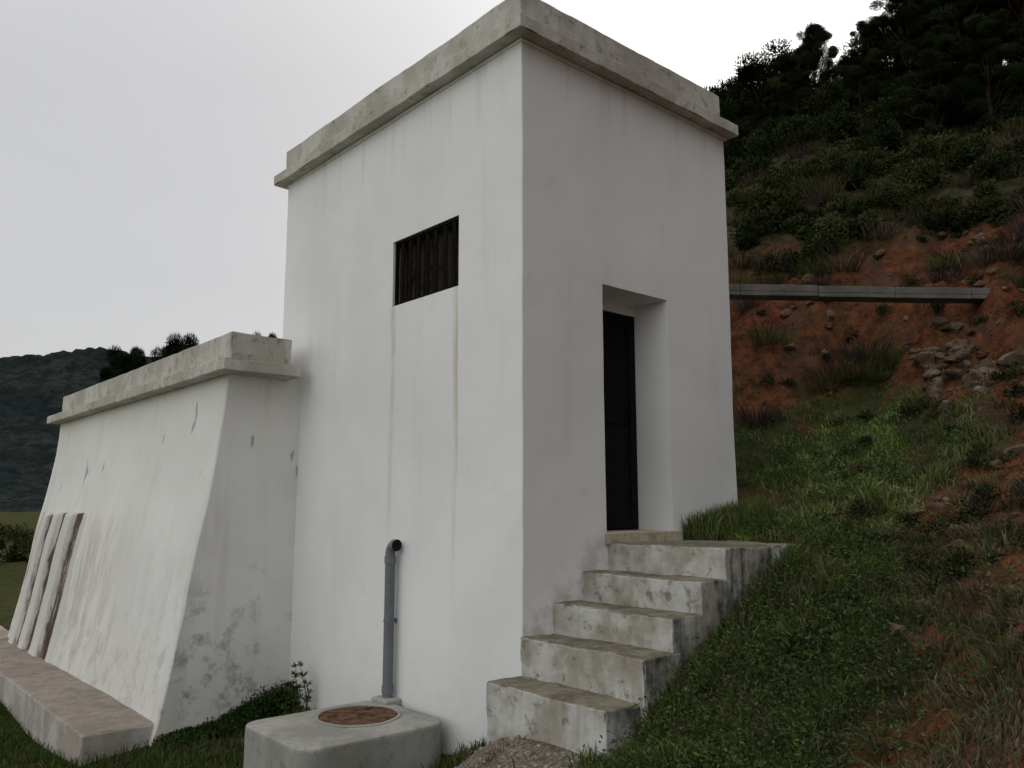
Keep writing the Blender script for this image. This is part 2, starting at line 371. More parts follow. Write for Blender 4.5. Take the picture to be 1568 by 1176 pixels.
# ------------------------------------------------------------------ terrain
ctl=[]
def hp(u,d,z): ctl.append((u*(.989*d+.146*z),d,z))
for d,z in((7.8,-.12),(9,.53),(10.2,1.08),(11.5,2.5),(13,4.26),(15,5.8),(18,7.6),(24,10.3)): hp(.2747,d,z)
for d,z in((4.0,-1.2),(4.6,-.95),(5.2,-.69),(6.2,-.36),(7.2,0),(8.3,.49),(9,.95),(9.8,1.59),(10.8,2.8),(11.8,3.87),(14,5.7),(17,8.1),(21,11.5)): hp(.4467,d,z)
for d,z in((3.1,-.92),(3.7,-.76),(4.4,-.58),(5.2,-.3),(5.9,0),(6.7,.39),(7.2,.76),(7.9,1.28),(9.4,2.45),(10.5,3.44),(12.5,5.07),(15,7.1),(19,10.3),(25,14.5)): hp(.6046,d,z)
for d,z in((4.4,-1.3),(5.1,-1.05)): hp(.249,d,z)
for d,z in((4.2,-1.25),(4.9,-1.0),(5.6,-.74),(6.4,-.32)): hp(.328,d,z)
ctl+=[(0,0,-1.58),(-1.5,0,-1.7),(1,0,-1.3),(0,3,-1.62),(-.8,3,-1.75),(0,4.6,-1.57),(-.3,5.3,-1.60),(.4,4.6,-1.48),(-2,3,-2.0),(-3,0,-2.1),(-3,5,-2.15),(-1.5,5,-2.05),(-6,3,-2.4),(-6,8,-2.45),(-10,10,-2.7),(-10,0,-3),(-15,20,-3.2),(-5,-8,-2.2),(2.5,0,-.6),(4,0,.2),(4,-5,.5),(8,-8,3),(6,3,1.6),(8,5,3),(9,0,3),(12,8,7),(14,14,10.5),(18,20,14.5),(0,-6,-1.5)]
for x,y,z in((-1.3,3.3,-2.1),(-2.4,3.5,-2.25),(-2.6,7,-2.3),(-2.6,10,-2.3),(-1,1.6,-2.05),(-1.45,.6,-2.0),(-.6,.3,-1.88),(0,.8,-1.86),(0,.1,-1.58),(-.36,-.05,-1.54),(-.36,-1.05,-1.49),(-.2,-1.2,-1.42),(0,-1.2,-1.27),(.3,-1.2,-1.1),(.6,-1.2,-.95),(.9,-1.2,-.78),(1.3,-1.2,-.57),(1.77,-1.2,-.38),(1.95,-.5,-.30),(2.1,-.1,-.24),(2.7,-.05,-.16),(-.1,2.5,-1.98),(2.9,2,-.1),(3,4.2,0),(0.5,4.6,-1.9),(4,7,.2),(2.5,10,-.9),(-3,15,-2.5),(5,14,.3),(-1,12,-2.2)):
    r,d=to_rd(x,y);ctl.append((r,d,z))
ctl=np.array(ctl);nC=len(ctl)
def ker(r2): return .5*r2*np.log(r2+1e-9)
dd=((ctl[:,None,:2]-ctl[None,:,:2])**2).sum(-1)
K=ker(dd)+np.eye(nC)*.02
Pm=np.concatenate([np.ones((nC,1)),ctl[:,:2]],1)
Am=np.block([[K,Pm],[Pm.T,np.zeros((3,3))]]);wt=np.linalg.solve(Am,np.concatenate([ctl[:,2],[0,0,0]]))
def tps(r,d):
    out=wt[nC]+wt[nC+1]*r+wt[nC+2]*d
    for i in range(nC): out=out+wt[i]*ker((r-ctl[i,0])**2+(d-ctl[i,1])**2)
    return out
def rectdist(x,y,a,b,c,e): return np.hypot(np.maximum(np.maximum(a-x,x-b),0),np.maximum(np.maximum(c-y,y-e),0))
def bdist(x,y):
    d1=rectdist(x,y,-.3,2.0,-1.1,0);d2=rectdist(x,y,0,2.7,0,4);d3=rectdist(x,y,-1.95,1.8,3.5,10.5);d4=rectdist(x,y,-1.3,0,.7,1.8)
    return np.minimum(np.minimum(d1,d2),np.minimum(d3,d4))
def sp(v): return np.logaddexp(0,v/3)*3
def HT(x,y,full=True):
    x=np.asarray(x,float);y=np.asarray(y,float);r,d=to_rd(x,y)
    rho=np.hypot(r-3,d-8);w=sst(rho,13,26)
    far=-3.2+.6*sp(r+.45*d-5.5);far=np.where(far>40,40+(far-40)*.1,far)
    far=far+fbm(x,y,.05,4,70)*np.clip(rho-20,0,60)*.03
    far=np.minimum(far,90)
    rc=3+(r-3)*np.minimum(1,27/np.maximum(rho,1e-6));dc=8+(d-8)*np.minimum(1,27/np.maximum(rho,1e-6))
    b=tps(rc,dc)*(1-w)+far*w
    bd=bdist(x,y);k=.2+.8*sst(bd,.1,1.2)
    cut=sst(b,1.1,1.8)*(1-sst(b,3.6,4.4))*sst(d,7,8.5)*sst(r,1,2)
    hill=sst(b,-1.3,0)*sst(r,0,1.5)
    n=.025*fbm(x,y,2.2,4,1)+.012*vn(x*7,y*7,None,2)+hill*(.14*fbm(x,y,.9,4,7)+.09*fbm(x,y,3.2,3,17))
    rid=1-np.abs(fbm(x,y,1.3,4,27))*2.4
    n=n+cut*(.36*(rid-.5)+.20*fbm(x,y,4,3,31))+sst(b,3.6,5)*sst(d,9,11)*.3*fbm(x,y,.5,4,41)
    return b+n*k
def zones(x,y,z):
    r,d=to_rd(x,y)
    nz=fbm(x,y,.8,3,51);n2=fbm(x,y,2.5,3,61)
    red=sst(z+.8*nz+.7*n2,.75,1.5)*(1-sst(z+1.3*nz,3.2,4.6))*sst(r,.5,2)*sst(d,6,8)
    red2=sst(r-(.7*d-1.25)+.5*nz+.3*n2,-.1,.45)*(1-sst(d+.6*nz,6.0,7.2))*sst(d,-4,0)*sst(r,0,.6)*.9
    red3=sst(r/np.maximum(d,.5)+.16*nz+.10*n2,.46,.58)*sst(r,2,3)*(1-sst(d,9,11))*.85
    red=np.clip(red+red2+red3+sst(n2,.12,.45)*.6*sst(r,1.6,2.6),0,1)
    path=(1-sst(np.abs(r+.02+.05*nz)+.16*n2,.30,.60))*(1-sst(d,5.7,6.1))
    path=np.maximum(path,(1-sst(np.hypot((r+.12),(d-5.2))+.2*n2,.40,.7)))
    grass=np.clip(1-red,0,1)*(1-path)
    scrub=sst(z+.8*nz,3.4,4.4)*sst(r,.5,2)
    return red,grass,path,scrub,None
N=600;kk=6.5;a0=1500/math.sinh(kk)
u=np.linspace(-1,1,N);cx,cy=to_xy(2.2,6.2)
gx=cx+a0*np.sinh(kk*u);gy=cy+a0*np.sinh(kk*u)
GX,GY=np.meshgrid(gx,gy,indexing='ij')
GZ=HT(GX.ravel(),GY.ravel()).reshape(GX.shape)
red,grs,pth,scr,_=zones(GX,GY,GZ)
ins=(GX>-.2)&(GX<1.85)&(GY>-1.0)&(GY<.2);GZ=np.where(ins,np.minimum(GZ,-1.9+1.2*sst(GX,.9,1.0)),GZ)
ins=(GX>.12)&(GX<2.58)&(GY>.12)&(GY<3.9);GZ=np.where(ins,-2.2,GZ)
ins=(GX>-1.15)&(GX<1.5)&(GY>3.7)&(GY<9.9);GZ=np.where(ins,-2.2,GZ)
ins=(GX>-1.75)&(GX<-1.0)&(GY>3.8)&(GY<12.2);GZ=np.where(ins,-2.3,GZ)
ins=(GX>-1.1)&(GX<-.2)&(GY>.9)&(GY<1.6);GZ=np.where(ins,-2.2,GZ)
idx=np.arange(N*N).reshape(N,N);q=np.stack([idx[:-1,:-1],idx[1:,:-1],idx[1:,1:],idx[:-1,1:]],-1).reshape(-1,4)
mbt=MB();mbt.add(np.stack([GX,GY,GZ],-1).reshape(-1,3),q,0,np.stack([red,pth,scr],-1).reshape(-1,3))
M_GROUND,t=mat('hillside_ground')
at=t.n('ShaderNodeVertexColor',{'layer_name':'Col'});R_,P_,S_=t.xyz(at);g=t.n('ShaderNodeNewGeometry')
n1=t.noise(g,1.1,4,.65);n2=t.noise(g,6,5,.72);n3=t.noise(g,34,4,.75)
grass=t.mix(t.mr(n2,.35,.65),(.034,.042,.016),(.070,.082,.030))
grass=t.mix(t.m('MULTIPLY',t.mr(n1,.42,.62),.6),grass,(.078,.060,.037))
grassfar=t.mix(t.mr(n1,.4,.6),(.14,.17,.035),(.08,.12,.03))
P=t.xyz(g);farm=t.m('MULTIPLY',t.mr(t.m('MULTIPLY',P[0],-1.0),1.5,6),t.mr(P[1],11,16));grass=t.mix(farm,grass,grassfar)
soil=t.mix(t.mr(n2,.33,.68),(.058,.024,.014),(.185,.072,.036))
soil=t.mix(t.m('MULTIPLY',t.mr(n1,.46,.64),.65),soil,(.082,.056,.036))
soil=t.mix(t.m('MULTIPLY',t.mr(n3,.6,.75),.35),soil,(.22,.15,.10))
path=t.mix(t.mr(n3,.36,.66),(.12,.10,.08),(.34,.305,.255));path=t.mix(t.m('MULTIPLY',t.mr(n2,.45,.62),.6),path,(.12,.10,.075))
scrub=t.mix(t.mr(n2,.35,.65),(.028,.032,.016),(.080,.072,.040))
c=t.mix(R_,grass,soil);c=t.mix(S_,c,scrub);c=t.mix(P_,c,path)
h=t.m('ADD',t.m('MULTIPLY',n2,1.2),t.m('MULTIPLY',n3,.45))
t.finish(c,.97,h,.9,.07,.05)
ground=mbt.obj('ground',[M_GROUND],True)

# ------------------------------------------------------------------ blades / leaves
def blades(mb,x,y,z,H,Wd,lean,col,m=0,az=None):
    n=len(x);a=rng.uniform(0,2*np.pi,n) if az is None else az
    b=rng.uniform(0,2*np.pi,n)
    sx,sy=np.cos(b)*Wd/2,np.sin(b)*Wd/2
    lx,ly=np.cos(a)*lean*H,np.sin(a)*lean*H
    B=np.stack([x,y,z-.01],1);S=np.stack([sx,sy,0*sx],1)
    Mi=B+np.stack([lx*.35,ly*.35,H*.6],1);T=B+np.stack([lx,ly,H*(1-.25*lean)],1)
    V=np.stack([B-S,B+S,Mi-S*.8,Mi+S*.8,T],1).reshape(-1,3)
    i=np.arange(n)[:,None]*5
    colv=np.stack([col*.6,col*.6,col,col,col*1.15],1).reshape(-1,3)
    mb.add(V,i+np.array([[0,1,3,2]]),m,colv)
    mb.f3.append((i+np.array([[2,3,4]]))+mb.n-len(V));mb.m3.append(np.full(n,m))
def pal(n,cols,w=None,var=.25):
    cols=np.array(cols);k=rng.choice(len(cols),n,p=w);return cols[k]*rng.uniform(1-var,1+var,(n,1))
def rv(n):
    v=rng.normal(size=(n,3));return v/np.linalg.norm(v,axis=1,keepdims=True)
def leaves(mb,C,D,L,Wd,col,m=0,tri=False):
    n=len(C);S=np.cross(D,rv(n));S/=np.linalg.norm(S,axis=1,keepdims=True)+1e-9
    L=np.broadcast_to(L,(n,))[:,None];Wd=np.broadcast_to(Wd,(n,))[:,None]
    if tri:
        V=np.stack([C-S*Wd/2,C+S*Wd/2,C+D*L],1).reshape(-1,3);mb.add(V,np.arange(n*3).reshape(-1,3),m,np.repeat(col,3,0))
    else:
        V=np.stack([C,C+D*L*.5+S*Wd/2,C+D*L,C+D*L*.5-S*Wd/2],1).reshape(-1,3);mb.add(V,np.arange(n*4).reshape(-1,4),m,np.repeat(col,4,0))
def inside(x,y):
    return ((x>-.31)&(x<2.0)&(y>-1.12)&(y<.05))|((x>-.02)&(x<2.72)&(y>-.01)&(y<4.1))|((x>-1.9)&(x<1.9)&(y>3.48)&(y<12.5))|((x>-1.3)&(x<0)&(y>.74)&(y<1.80))

GREEN=[(.064,.108,.025),(.098,.140,.036),(.044,.070,.019),(.125,.125,.050),(.18,.15,.085)]
mg=MB()
n=200000
d=2.6+(12-2.6)*rng.random(n)**1.25;uu=rng.uniform(.0,.76,n);r=uu*d
x,y=to_xy(r,d);ok=~inside(x,y);x,y,d,r=x[ok],y[ok],d[ok],r[ok];z=HT(x,y)
rd_,gr_,pt_,sc_,_=zones(x,y,z);dn=fbm(x,y,1.3,3,91)+.5*fbm(x,y,4.5,2,93)
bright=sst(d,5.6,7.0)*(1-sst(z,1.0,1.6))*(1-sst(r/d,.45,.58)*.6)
prob=np.clip(gr_*(.48+1.5*dn)+(.05+.16*(d<8)+.15*dn)*(1-pt_)+.30*bright*gr_,0.01,1)*(1-sc_*.5)
ok=rng.random(len(x))<prob;x,y,z,d,r,bright,rd_=x[ok],y[ok],z[ok],d[ok],r[ok],bright[ok],rd_[ok];n=len(x)
clump=sst(vn(x*2.6,y*2.6,None,95)+.5*vn(x*6,y*6,None,96),-.2,.9);clump2=vn(x*.9,y*.9,None,97);c3_=vn(x*3.3,y*3.3,None,98)
H=rng.uniform(.025,.10,n)*(.8+1.7*clump)*(.85+.1*d/5)*(1-.35*rd_);Wd=rng.uniform(.006,.012,n)*(.7+d*.09)
col=pal(n,GREEN,[.30,.20,.24,.15,.11])
dry=np.clip(sst(clump2+.5*c3_,-.1,.6)*(1-bright*.6)*.6+rd_*.55,0,.85)[:,None]
col=col*(1-dry)+dry*np.array([.105,.085,.052])*rng.uniform(.6,1.6,(n,1))
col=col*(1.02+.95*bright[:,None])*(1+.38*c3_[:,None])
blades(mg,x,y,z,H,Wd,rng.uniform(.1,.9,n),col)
n=4200;d=rng.uniform(3.2,9.8,n);r=rng.uniform(.08,.62,n)*d;x,y=to_xy(r,d);z=HT(x,y);rd_,gr_,pt_,sc_,_=zones(x,y,z)
ok=(~inside(x,y))&(rng.random(n)<gr_+.06)&(vn(x*1.4,y*1.4,None,99)>-.1)&(pt_<.3);x,y,z=x[ok],y[ok],z[ok];n=len(x);k=24
cc=np.repeat(np.stack([x,y,z],1),k,0);off=rng.normal(size=(n*k,3))*np.array([.07,.07,.06]);off[:,2]=np.abs(off[:,2])+.02
bc=np.repeat(pal(n,[(.050,.088,.024),(.078,.122,.036),(.040,.058,.019),(.085,.088,.040)]),k,0)*rng.uniform(.7,1.3,(n*k,1))
D=rv(n*k);D[:,2]=np.abs(D[:,2])*.6+.1;D/=np.linalg.norm(D,axis=1,keepdims=True)
leaves(mg,cc+off,D,rng.uniform(.02,.045,n*k),rng.uniform(.008,.016,n*k),bc)
n=50000;x=rng.uniform(-4.2,0,n);y=rng.uniform(-.6,8.5,n);ok=~inside(x,y);x,y=x[ok],y[ok];z=HT(x,y)
rd_,gr_,pt_,sc_,_=zones(x,y,z);ok=(rng.random(len(x))<gr_*.9)&(z<-1.62);x,y,z=x[ok],y[ok],z[ok];n=len(x)
blades(mg,x,y,z,rng.uniform(.04,.14,n),rng.uniform(.006,.012,n),rng.uniform(.1,.9,n),pal(n,GREEN,[.35,.2,.3,.1,.05])*.8)
n=420;x=rng.uniform(-1.2,-.02,n);y=3.46-np.abs(rng.normal(0,.10,n));z=HT(x,y);k=36
hgt=.05+.13*sst(x,-.9,-.1)
cc=np.repeat(np.stack([x,y,z],1),k,0);off=rng.normal(size=(n*k,3))*.06;off[:,2]=rng.random(n*k)*np.repeat(hgt,k)*(1+.6*rng.random(n*k))
off[:,1]=np.minimum(off[:,1],np.repeat(3.47-y,k))
D=rv(n*k);D[:,2]=np.abs(D[:,2]);leaves(mg,cc+off,D,rng.uniform(.02,.045,n*k),rng.uniform(.012,.022,n*k),pal(n*k,[(.03,.055,.016),(.05,.09,.024),(.02,.035,.012)]))
n=3000;x=rng.uniform(1.83,2.9,n);y=-np.abs(rng.normal(.03,.12,n))-.02;z=np.where(x<2.0,-.29,HT(x,y))
blades(mg,x,y,z,rng.uniform(.08,.30,n),rng.uniform(.006,.012,n),rng.uniform(.1,.6,n),pal(n,GREEN,[.4,.25,.1,.15,.1])*1.2)
n=5200;x=rng.uniform(-.55,2.1,n);y=-1.1-np.abs(rng.normal(0,.16,n));ok=~inside(x,y)&((x>.0)|(rng.random(n)<.15));x,y=x[ok],y[ok];n=len(x);z=HT(x,y)
blades(mg,x,y,z,rng.uniform(.05,.19,n),rng.uniform(.006,.011,n),rng.uniform(.1,.8,n),pal(n,GREEN,[.25,.1,.30,.15,.20])*.95)
for i in range(70):
    if random.random()<.5: x0,y0=to_xy(random.gauss(-.05,.45),random.uniform(4.3,5.8))
    else: x0,y0=-random.random()*.12-.01,random.uniform(-.02,.72)
    if inside(np.array(x0),np.array(y0)): continue
    k=random.randint(12,40);x=x0+rng.normal(0,.02,k);y=y0+rng.normal(0,.02,k);z=HT(x,y)
    blades(mg,x,y,z,rng.uniform(.02,.08,k),np.full(k,.005),rng.uniform(.2,1.2,k),pal(k,GREEN)*.9)
mg.obj('grass',[M_GRASS],False)

mb=MB()
for i in range(5):
    x0=-.12-.05*i*random.random();y0=2.9+.2*random.random();z0=float(HT(np.array([x0]),np.array([y0]))[0]);h=.30+.25*random.random()
    p=[(x0+.05*math.sin(k*.7+i)*k/5,y0+.04*k/5,z0+h*k/5) for k in range(6)]
    v,f=tube(p,np.linspace(.006,.002,6),5);mb.add(v,f,0,(.05,.06,.02))
    C=np.array([p[k] for k in range(1,6) for _ in range(10)]);D=rv(50);D[:,2]=abs(D[:,2]);leaves(mb,C,D,.06,.015,pal(50,[(.05,.08,.025),(.09,.09,.04)]))
mb.obj('weed_plant',[M_LEAF],False)

mt=MB()
def tuft(x0,y0,R,n,cols,zz=None):
    z0=float(HT(np.array([x0]),np.array([y0]))[0]);x=x0+rng.normal(0,R*.25,n);y=y0+rng.normal(0,R*.25,n)
    az=np.arctan2(y-y0,x-x0)+rng.normal(0,.5,n)
    blades(mt,x,y,np.full(n,z0-.03),rng.uniform(.4,1.0,n)*R,np.full(n,.006+.008*R),rng.uniform(.4,1.5,n),pal(n,cols),0,az)
BR=[(.12,.09,.06),(.085,.055,.042),(.17,.135,.09),(.065,.055,.042)]
PU=[(.085,.060,.058),(.065,.050,.050),(.11,.08,.066)]
GT=[(.060,.078,.028),(.09,.105,.038),(.10,.085,.045)]
for i in range(230):
    d=random.uniform(9.5,19);r=random.uniform(.27,.72)*d;x0,y0=to_xy(r,d);z0=float(HT(np.array([x0]),np.array([y0]))[0])
    if z0<3.0 and random.random()<.6: continue
    q_=random.random();tuft(x0,y0,random.uniform(.2,.5),200,PU if q_<.30 else (BR if q_<.50 else GT))
for i in range(150):
    d=random.uniform(3.6,9);r=random.uniform(.30,.64)*d;x0,y0=to_xy(r,d)
    if inside(np.array(x0),np.array(y0)): continue
    tuft(x0,y0,random.uniform(.07,.2),90,BR if random.random()<.6 else GT)
mt.obj('dry_brush',[M_TWIG],False)

ms=MB()
def shrub(mb,x0,y0,R,cols,n=1500,leaf=.07,flat=.75,z0=None):
    if z0 is None: z0=float(HT(np.array([x0]),np.array([y0]))[0])
    kc=int(9+R*9);cen=rv(kc)*(R*.62*rng.random((kc,1))**.4);cen[:,2]=np.abs(cen[:,2])*flat+R*.12
    k=rng.integers(0,kc,n);cr=R*rng.uniform(.20,.38,kc)
    dirs=rv(n);P=cen[k]+dirs*(cr[k]*rng.random(n)**.35)[:,None];P[:,2]=np.maximum(P[:,2],0)
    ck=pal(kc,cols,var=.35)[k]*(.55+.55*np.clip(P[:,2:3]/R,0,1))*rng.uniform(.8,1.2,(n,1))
    D=dirs+rv(n)*.7;D/=np.linalg.norm(D,axis=1,keepdims=True)
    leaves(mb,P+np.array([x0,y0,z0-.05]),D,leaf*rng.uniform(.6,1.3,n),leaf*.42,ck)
    for i in range(min(kc,6)):
        v,f=tube([(x0,y0,z0-.1),tuple(cen[i]*.5+np.array([x0,y0,z0])),tuple(cen[i]+np.array([x0,y0,z0]))],[.03*R+.006,.018*R+.004,.006],5);mb.add(v,f,1,(.1,.08,.06))
DG=[(.020,.030,.013),(.032,.046,.018),(.046,.060,.024),(.015,.022,.011)]
OL=[(.055,.068,.027),(.080,.088,.034),(.036,.046,.019)]
for i in range(230):
    d=random.uniform(10.8,23);r=random.uniform(.26,.76)*d;x0,y0=to_xy(r,d);z0=float(HT(np.array([x0]),np.array([y0]))[0])
    if z0<3.5: continue
    lowz=z0<7
    R=random.uniform(.22,.58 if lowz else .7)*(1+.04*(d-10));shrub(ms,x0,y0,R,OL if (lowz and random.random()<.65) else DG,int(1000+1500*R),.034+.0026*d)
for i in range(90):
    d=random.uniform(5,11.5);r=random.uniform(.29,.66)*d;x0,y0=to_xy(r,d)
    if inside(np.array(x0),np.array(y0)): continue
    shrub(ms,x0,y0,random.uniform(.08,.28),DG if random.random()<.4 else OL,450,.032)
x0,y0=to_xy(.455*12.2,12.2);shrub(ms,x0,y0,.45,[(.16,.14,.025),(.06,.07,.02)],1200,.05)
ms.obj('hillside_shrubs',[M_LEAF,M_BARK],False)

# ------------------------------------------------------------------ rocks
def ico(n):
    bm=bmesh.new();bmesh.ops.create_icosphere(bm,subdivisions=n,radius=1);v=np.array([v.co[:] for v in bm.verts]);f=np.array([[v.index for v in f.verts] for f in bm.faces]);bm.free();return v,f
IV,IF=ico(3);JV,JF=ico(1)
mr_=MB()
def rock(x0,y0,R,col,big=True,sink=.3):
    V0,F0=(IV,IF) if big else (JV,JF)
    s=rng.uniform(-99,99);p=V0*1.3+s
    k=1+.38*vn(p[:,0],p[:,1],p[:,2],5)+.14*vn(p[:,0]*2.6,p[:,1]*2.6,p[:,2]*2.6,6)
    V=V0*k[:,None]
    for _ in range(6):
        nn=rv(1)[0];h=rng.uniform(.5,.8);dt=V@nn;V=V-np.maximum(dt-h,0)[:,None]*nn
    V=V*np.array([rng.uniform(.8,1.3),rng.uniform(.7,1.1),rng.uniform(.55,.9)])*R
    a=rng.uniform(0,6.28);c,s_=math.cos(a),math.sin(a);V=V@np.array([[c,s_,0],[-s_,c,0],[0,0,1]])
    z0=float(HT(np.array([x0]),np.array([y0]))[0]);mr_.add(V+np.array([x0,y0,z0+R*(.5-sink)*.6]),F0,0,col)
RC=[(.15,.10,.07),(.12,.075,.052),(.18,.135,.10),(.11,.06,.04)]
for i in range(800):
    d=random.uniform(3,12.5);r=random.uniform(.30,.72)*d;x0,y0=to_xy(r,d)
    if inside(np.array(x0),np.array(y0)): continue
    z0=HT(np.array([x0]),np.array([y0]));zz=zones(np.array([x0]),np.array([y0]),z0)
    if random.random()>float(zz[0][0])+.04: continue
    R=(.010+.050*random.random()**4)*(d/5)**.9;rock(x0,y0,R,random.choice(RC),R>.035)
for i in range(60):
    t_=random.random();uu=.50+.10*t_+random.gauss(0,.012);d=9.6-1.3*t_+random.gauss(0,.25);x0,y0=to_xy(uu*d,d)
    rock(x0,y0,random.uniform(.04,.15),random.choice([(.165,.13,.10),(.14,.105,.08),(.12,.085,.062)]),True,.65)
for uu,d,R in((.525,6.1,.10),(.535,5.7,.05),(.60,6.9,.07),(.615,6.8,.09),(.62,8.2,.18),(.43,8.6,.06),(.39,8.9,.06),(.36,6.0,.10),(.60,10.2,.2),(.54,4.0,.05),(.58,3.6,.04),(.60,4.6,.06)):
    x0,y0=to_xy(uu*d,d);rock(x0,y0,R,random.choice([(.18,.15,.12),(.15,.115,.09),(.13,.09,.07)]),True,.45)
for i in range(1300):
    d=random.uniform(3.5,5.9);r=random.gauss(-.05,.34);x0,y0=to_xy(r,d)
    if inside(np.array(x0),np.array(y0)): continue
    rock(x0,y0,.004+.020*random.random()**3,random.choice([(.34,.31,.27),(.22,.185,.15),(.42,.39,.35),(.16,.135,.11)]),False)
mr_.obj('rocks',[M_ROCK],False)

# ------------------------------------------------------------------ channel beam
beam=empty('concrete_water_channel')
mb=MB()
p0=np.array([*to_xy(.80,9.33),2.49]);p1=np.array([*to_xy(6.3,9.6),2.47]);L=np.linalg.norm(p1-p0);ax=(p1-p0)/L;sd=np.array([-ax[1],ax[0],0]);nseg=6
for i in range(nseg):
    a=i*L/nseg+.004;b=(i+1)*L/nseg-.004;j=random.uniform(-.006,.006)
    for (s0,s1,z0,z1) in((-.12,.12,-.07,-.02),(-.121,-.075,-.019,.06),(.075,.121,-.019,.06)):
        V,F=rbox(a,b,s0,s1,z0+j,z1+j,r=.006,step=.08,amp=.003,chip=.4,s=i*5)
        V=p0+V[:,:1]*ax+V[:,1:2]*sd+V[:,2:]*np.array([0,0,1]);mb.add(V,F)
mb.obj('channel_segments',[M_BEAM],False,beam)
mb=MB()
c=p0+ax*L*.995;V,F=rbox(-.2,.2,-.2,.2,-1.0,-.08,r=.04,step=.1,amp=.02,s=77);mb.add(V+c,F)
mb.obj('channel_abutment',[M_BEAM],False,beam)

# ------------------------------------------------------------------ trees
def pine_mesh(name,H,R,seed,nc=54,nl=330,base=.3,cols=((.012,.019,.009),(.021,.031,.013),(.008,.012,.006),(.031,.041,.017))):
    global rng
    rng=np.random.default_rng(seed);mb=MB()
    n=9;wx=rng.normal(0,.05*H/6,(n,2)).cumsum(0)*.5;wx[0]=0
    tp=np.concatenate([wx,np.linspace(-.4,H*.93,n)[:,None]],1);v,f=tube(tp,np.linspace(.024*H,.005*H,n),9);mb.add(v,f,1)
    for i in range(nc):
        zf=base+(1-base)*rng.random()**.85;rad=R*(1-((zf-base)/(1-base)-.30)**2*1.25 if zf>base+.3*(1-base) else .65+.35*(zf-base)/(.3*(1-base)))
        rad=max(rad,.12*R)*rng.uniform(.25,1.12);a=rng.uniform(0,2*np.pi)
        c=np.array([math.cos(a)*rad,math.sin(a)*rad,zf*H]);zb=max(.15*H,(zf-.12-.1*rng.random())*H)
        tb=np.array([np.interp(zb,tp[:,2],tp[:,0]),np.interp(zb,tp[:,2],tp[:,1]),zb])
        mid=(c+tb)/2+np.array([0,0,-.04*H]);v,f=tube([tb,mid,c],[.008*H*(1.2-zf),.005*H*(1.2-zf)+.006,.006],5);mb.add(v,f,1)
        cr=R*rng.uniform(.14,.30);k=nl;dr=rv(k);P=c+dr*(cr*rng.random(k)**.5)[:,None]*np.array([1,1,.6])
        D=dr*.6+np.array([0,0,.5])+rv(k)*.5;D/=np.linalg.norm(D,axis=1,keepdims=True)
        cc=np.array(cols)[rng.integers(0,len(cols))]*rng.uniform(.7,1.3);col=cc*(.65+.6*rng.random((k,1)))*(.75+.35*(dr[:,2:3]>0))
        leaves(mb,P,D,R*rng.uniform(.04,.09,k),R*.016,col,0,True)
    o=mb.obj(name,[M_LEAF,M_BARK],False);me=o.data;bpy.data.objects.remove(o);me.name=name+'_mesh';return me
pm=[pine_mesh('pineA',7,2.1,101,66,750,.32),pine_mesh('pineB',6,1.9,102,60,750,.25),pine_mesh('pineC',8.5,2.3,103,78,750,.28)]
pmH=[7,6,8.5]
def pine(r,d,ztop,kind,sxy=1.0,zbase=None):
    x,y=to_xy(r,d);z0=float(HT(np.array([x]),np.array([y]))[0]) if zbase is None else zbase
    s=(ztop-z0)/pmH[kind];o=bpy.data.objects.new('pine_tree',pm[kind]);scene.collection.objects.link(o)
    o.location=(x,y,z0-.15);o.rotation_euler=(random.uniform(-.05,.05),random.uniform(-.05,.05),random.uniform(0,6.28));k=s if s>.25 else .25
    o.scale=(k*sxy,k*sxy,k);return o
for uu,d,q,k,sx in((.262,31,.52,1,1.1),(.285,29,.540,0,1.0),(.312,27,.575,1,1.0),(.338,25,.590,0,.85),(.365,23,.625,2,.75),(.300,22,.50,1,1.2),(.345,20,.52,1,1.2),(.405,22,.575,1,1.1),(.430,19.5,.635,0,.8),(.475,19,.72,2,.85),(.515,18.5,.80,2,1.0),(.57,17.5,.82,0,1.0),(.61,16.5,.80,2,.9),(.66,16.5,.85,2,1.0),(.535,23,.8,2,1),(.61,23,.85,2,1.1),(.45,27,.62,0,1.2),(.70,20,.8,0,1),(.78,17,.8,1,1.1),(.50,15.5,.60,1,1.1),(.57,14.9,.62,1,1.1),(.64,14.4,.64,1,1.1),(.42,17.5,.53,1,1.1),(.54,16.5,.68,0,1.2),(.485,21,.70,0,1.1)):
    pine(uu*(.989+.146*q)*d,d,q*d,k,sx)
for uu,d,yq,k,sx in((-.463,52,.187,1,.6),(-.449,55,.188,0,.45),(-.402,54,.198,1,.65),(-.386,50,.202,0,.7),(-.298,50,.206,1,.45)):
    pine(uu*(.989+.146*yq)*d,d,yq*d,k,sx*.8)

mv=MB()
for i in range(60):
    d=random.uniform(42,75);r=-d*random.uniform(.50,.72);x0,y0=to_xy(r,d);shrub(mv,x0,y0,random.uniform(.7,1.7),OL+[(.08,.08,.035)],600,.26)
mv.obj('valley_shrubs',[M_LEAF,M_BARK],False)

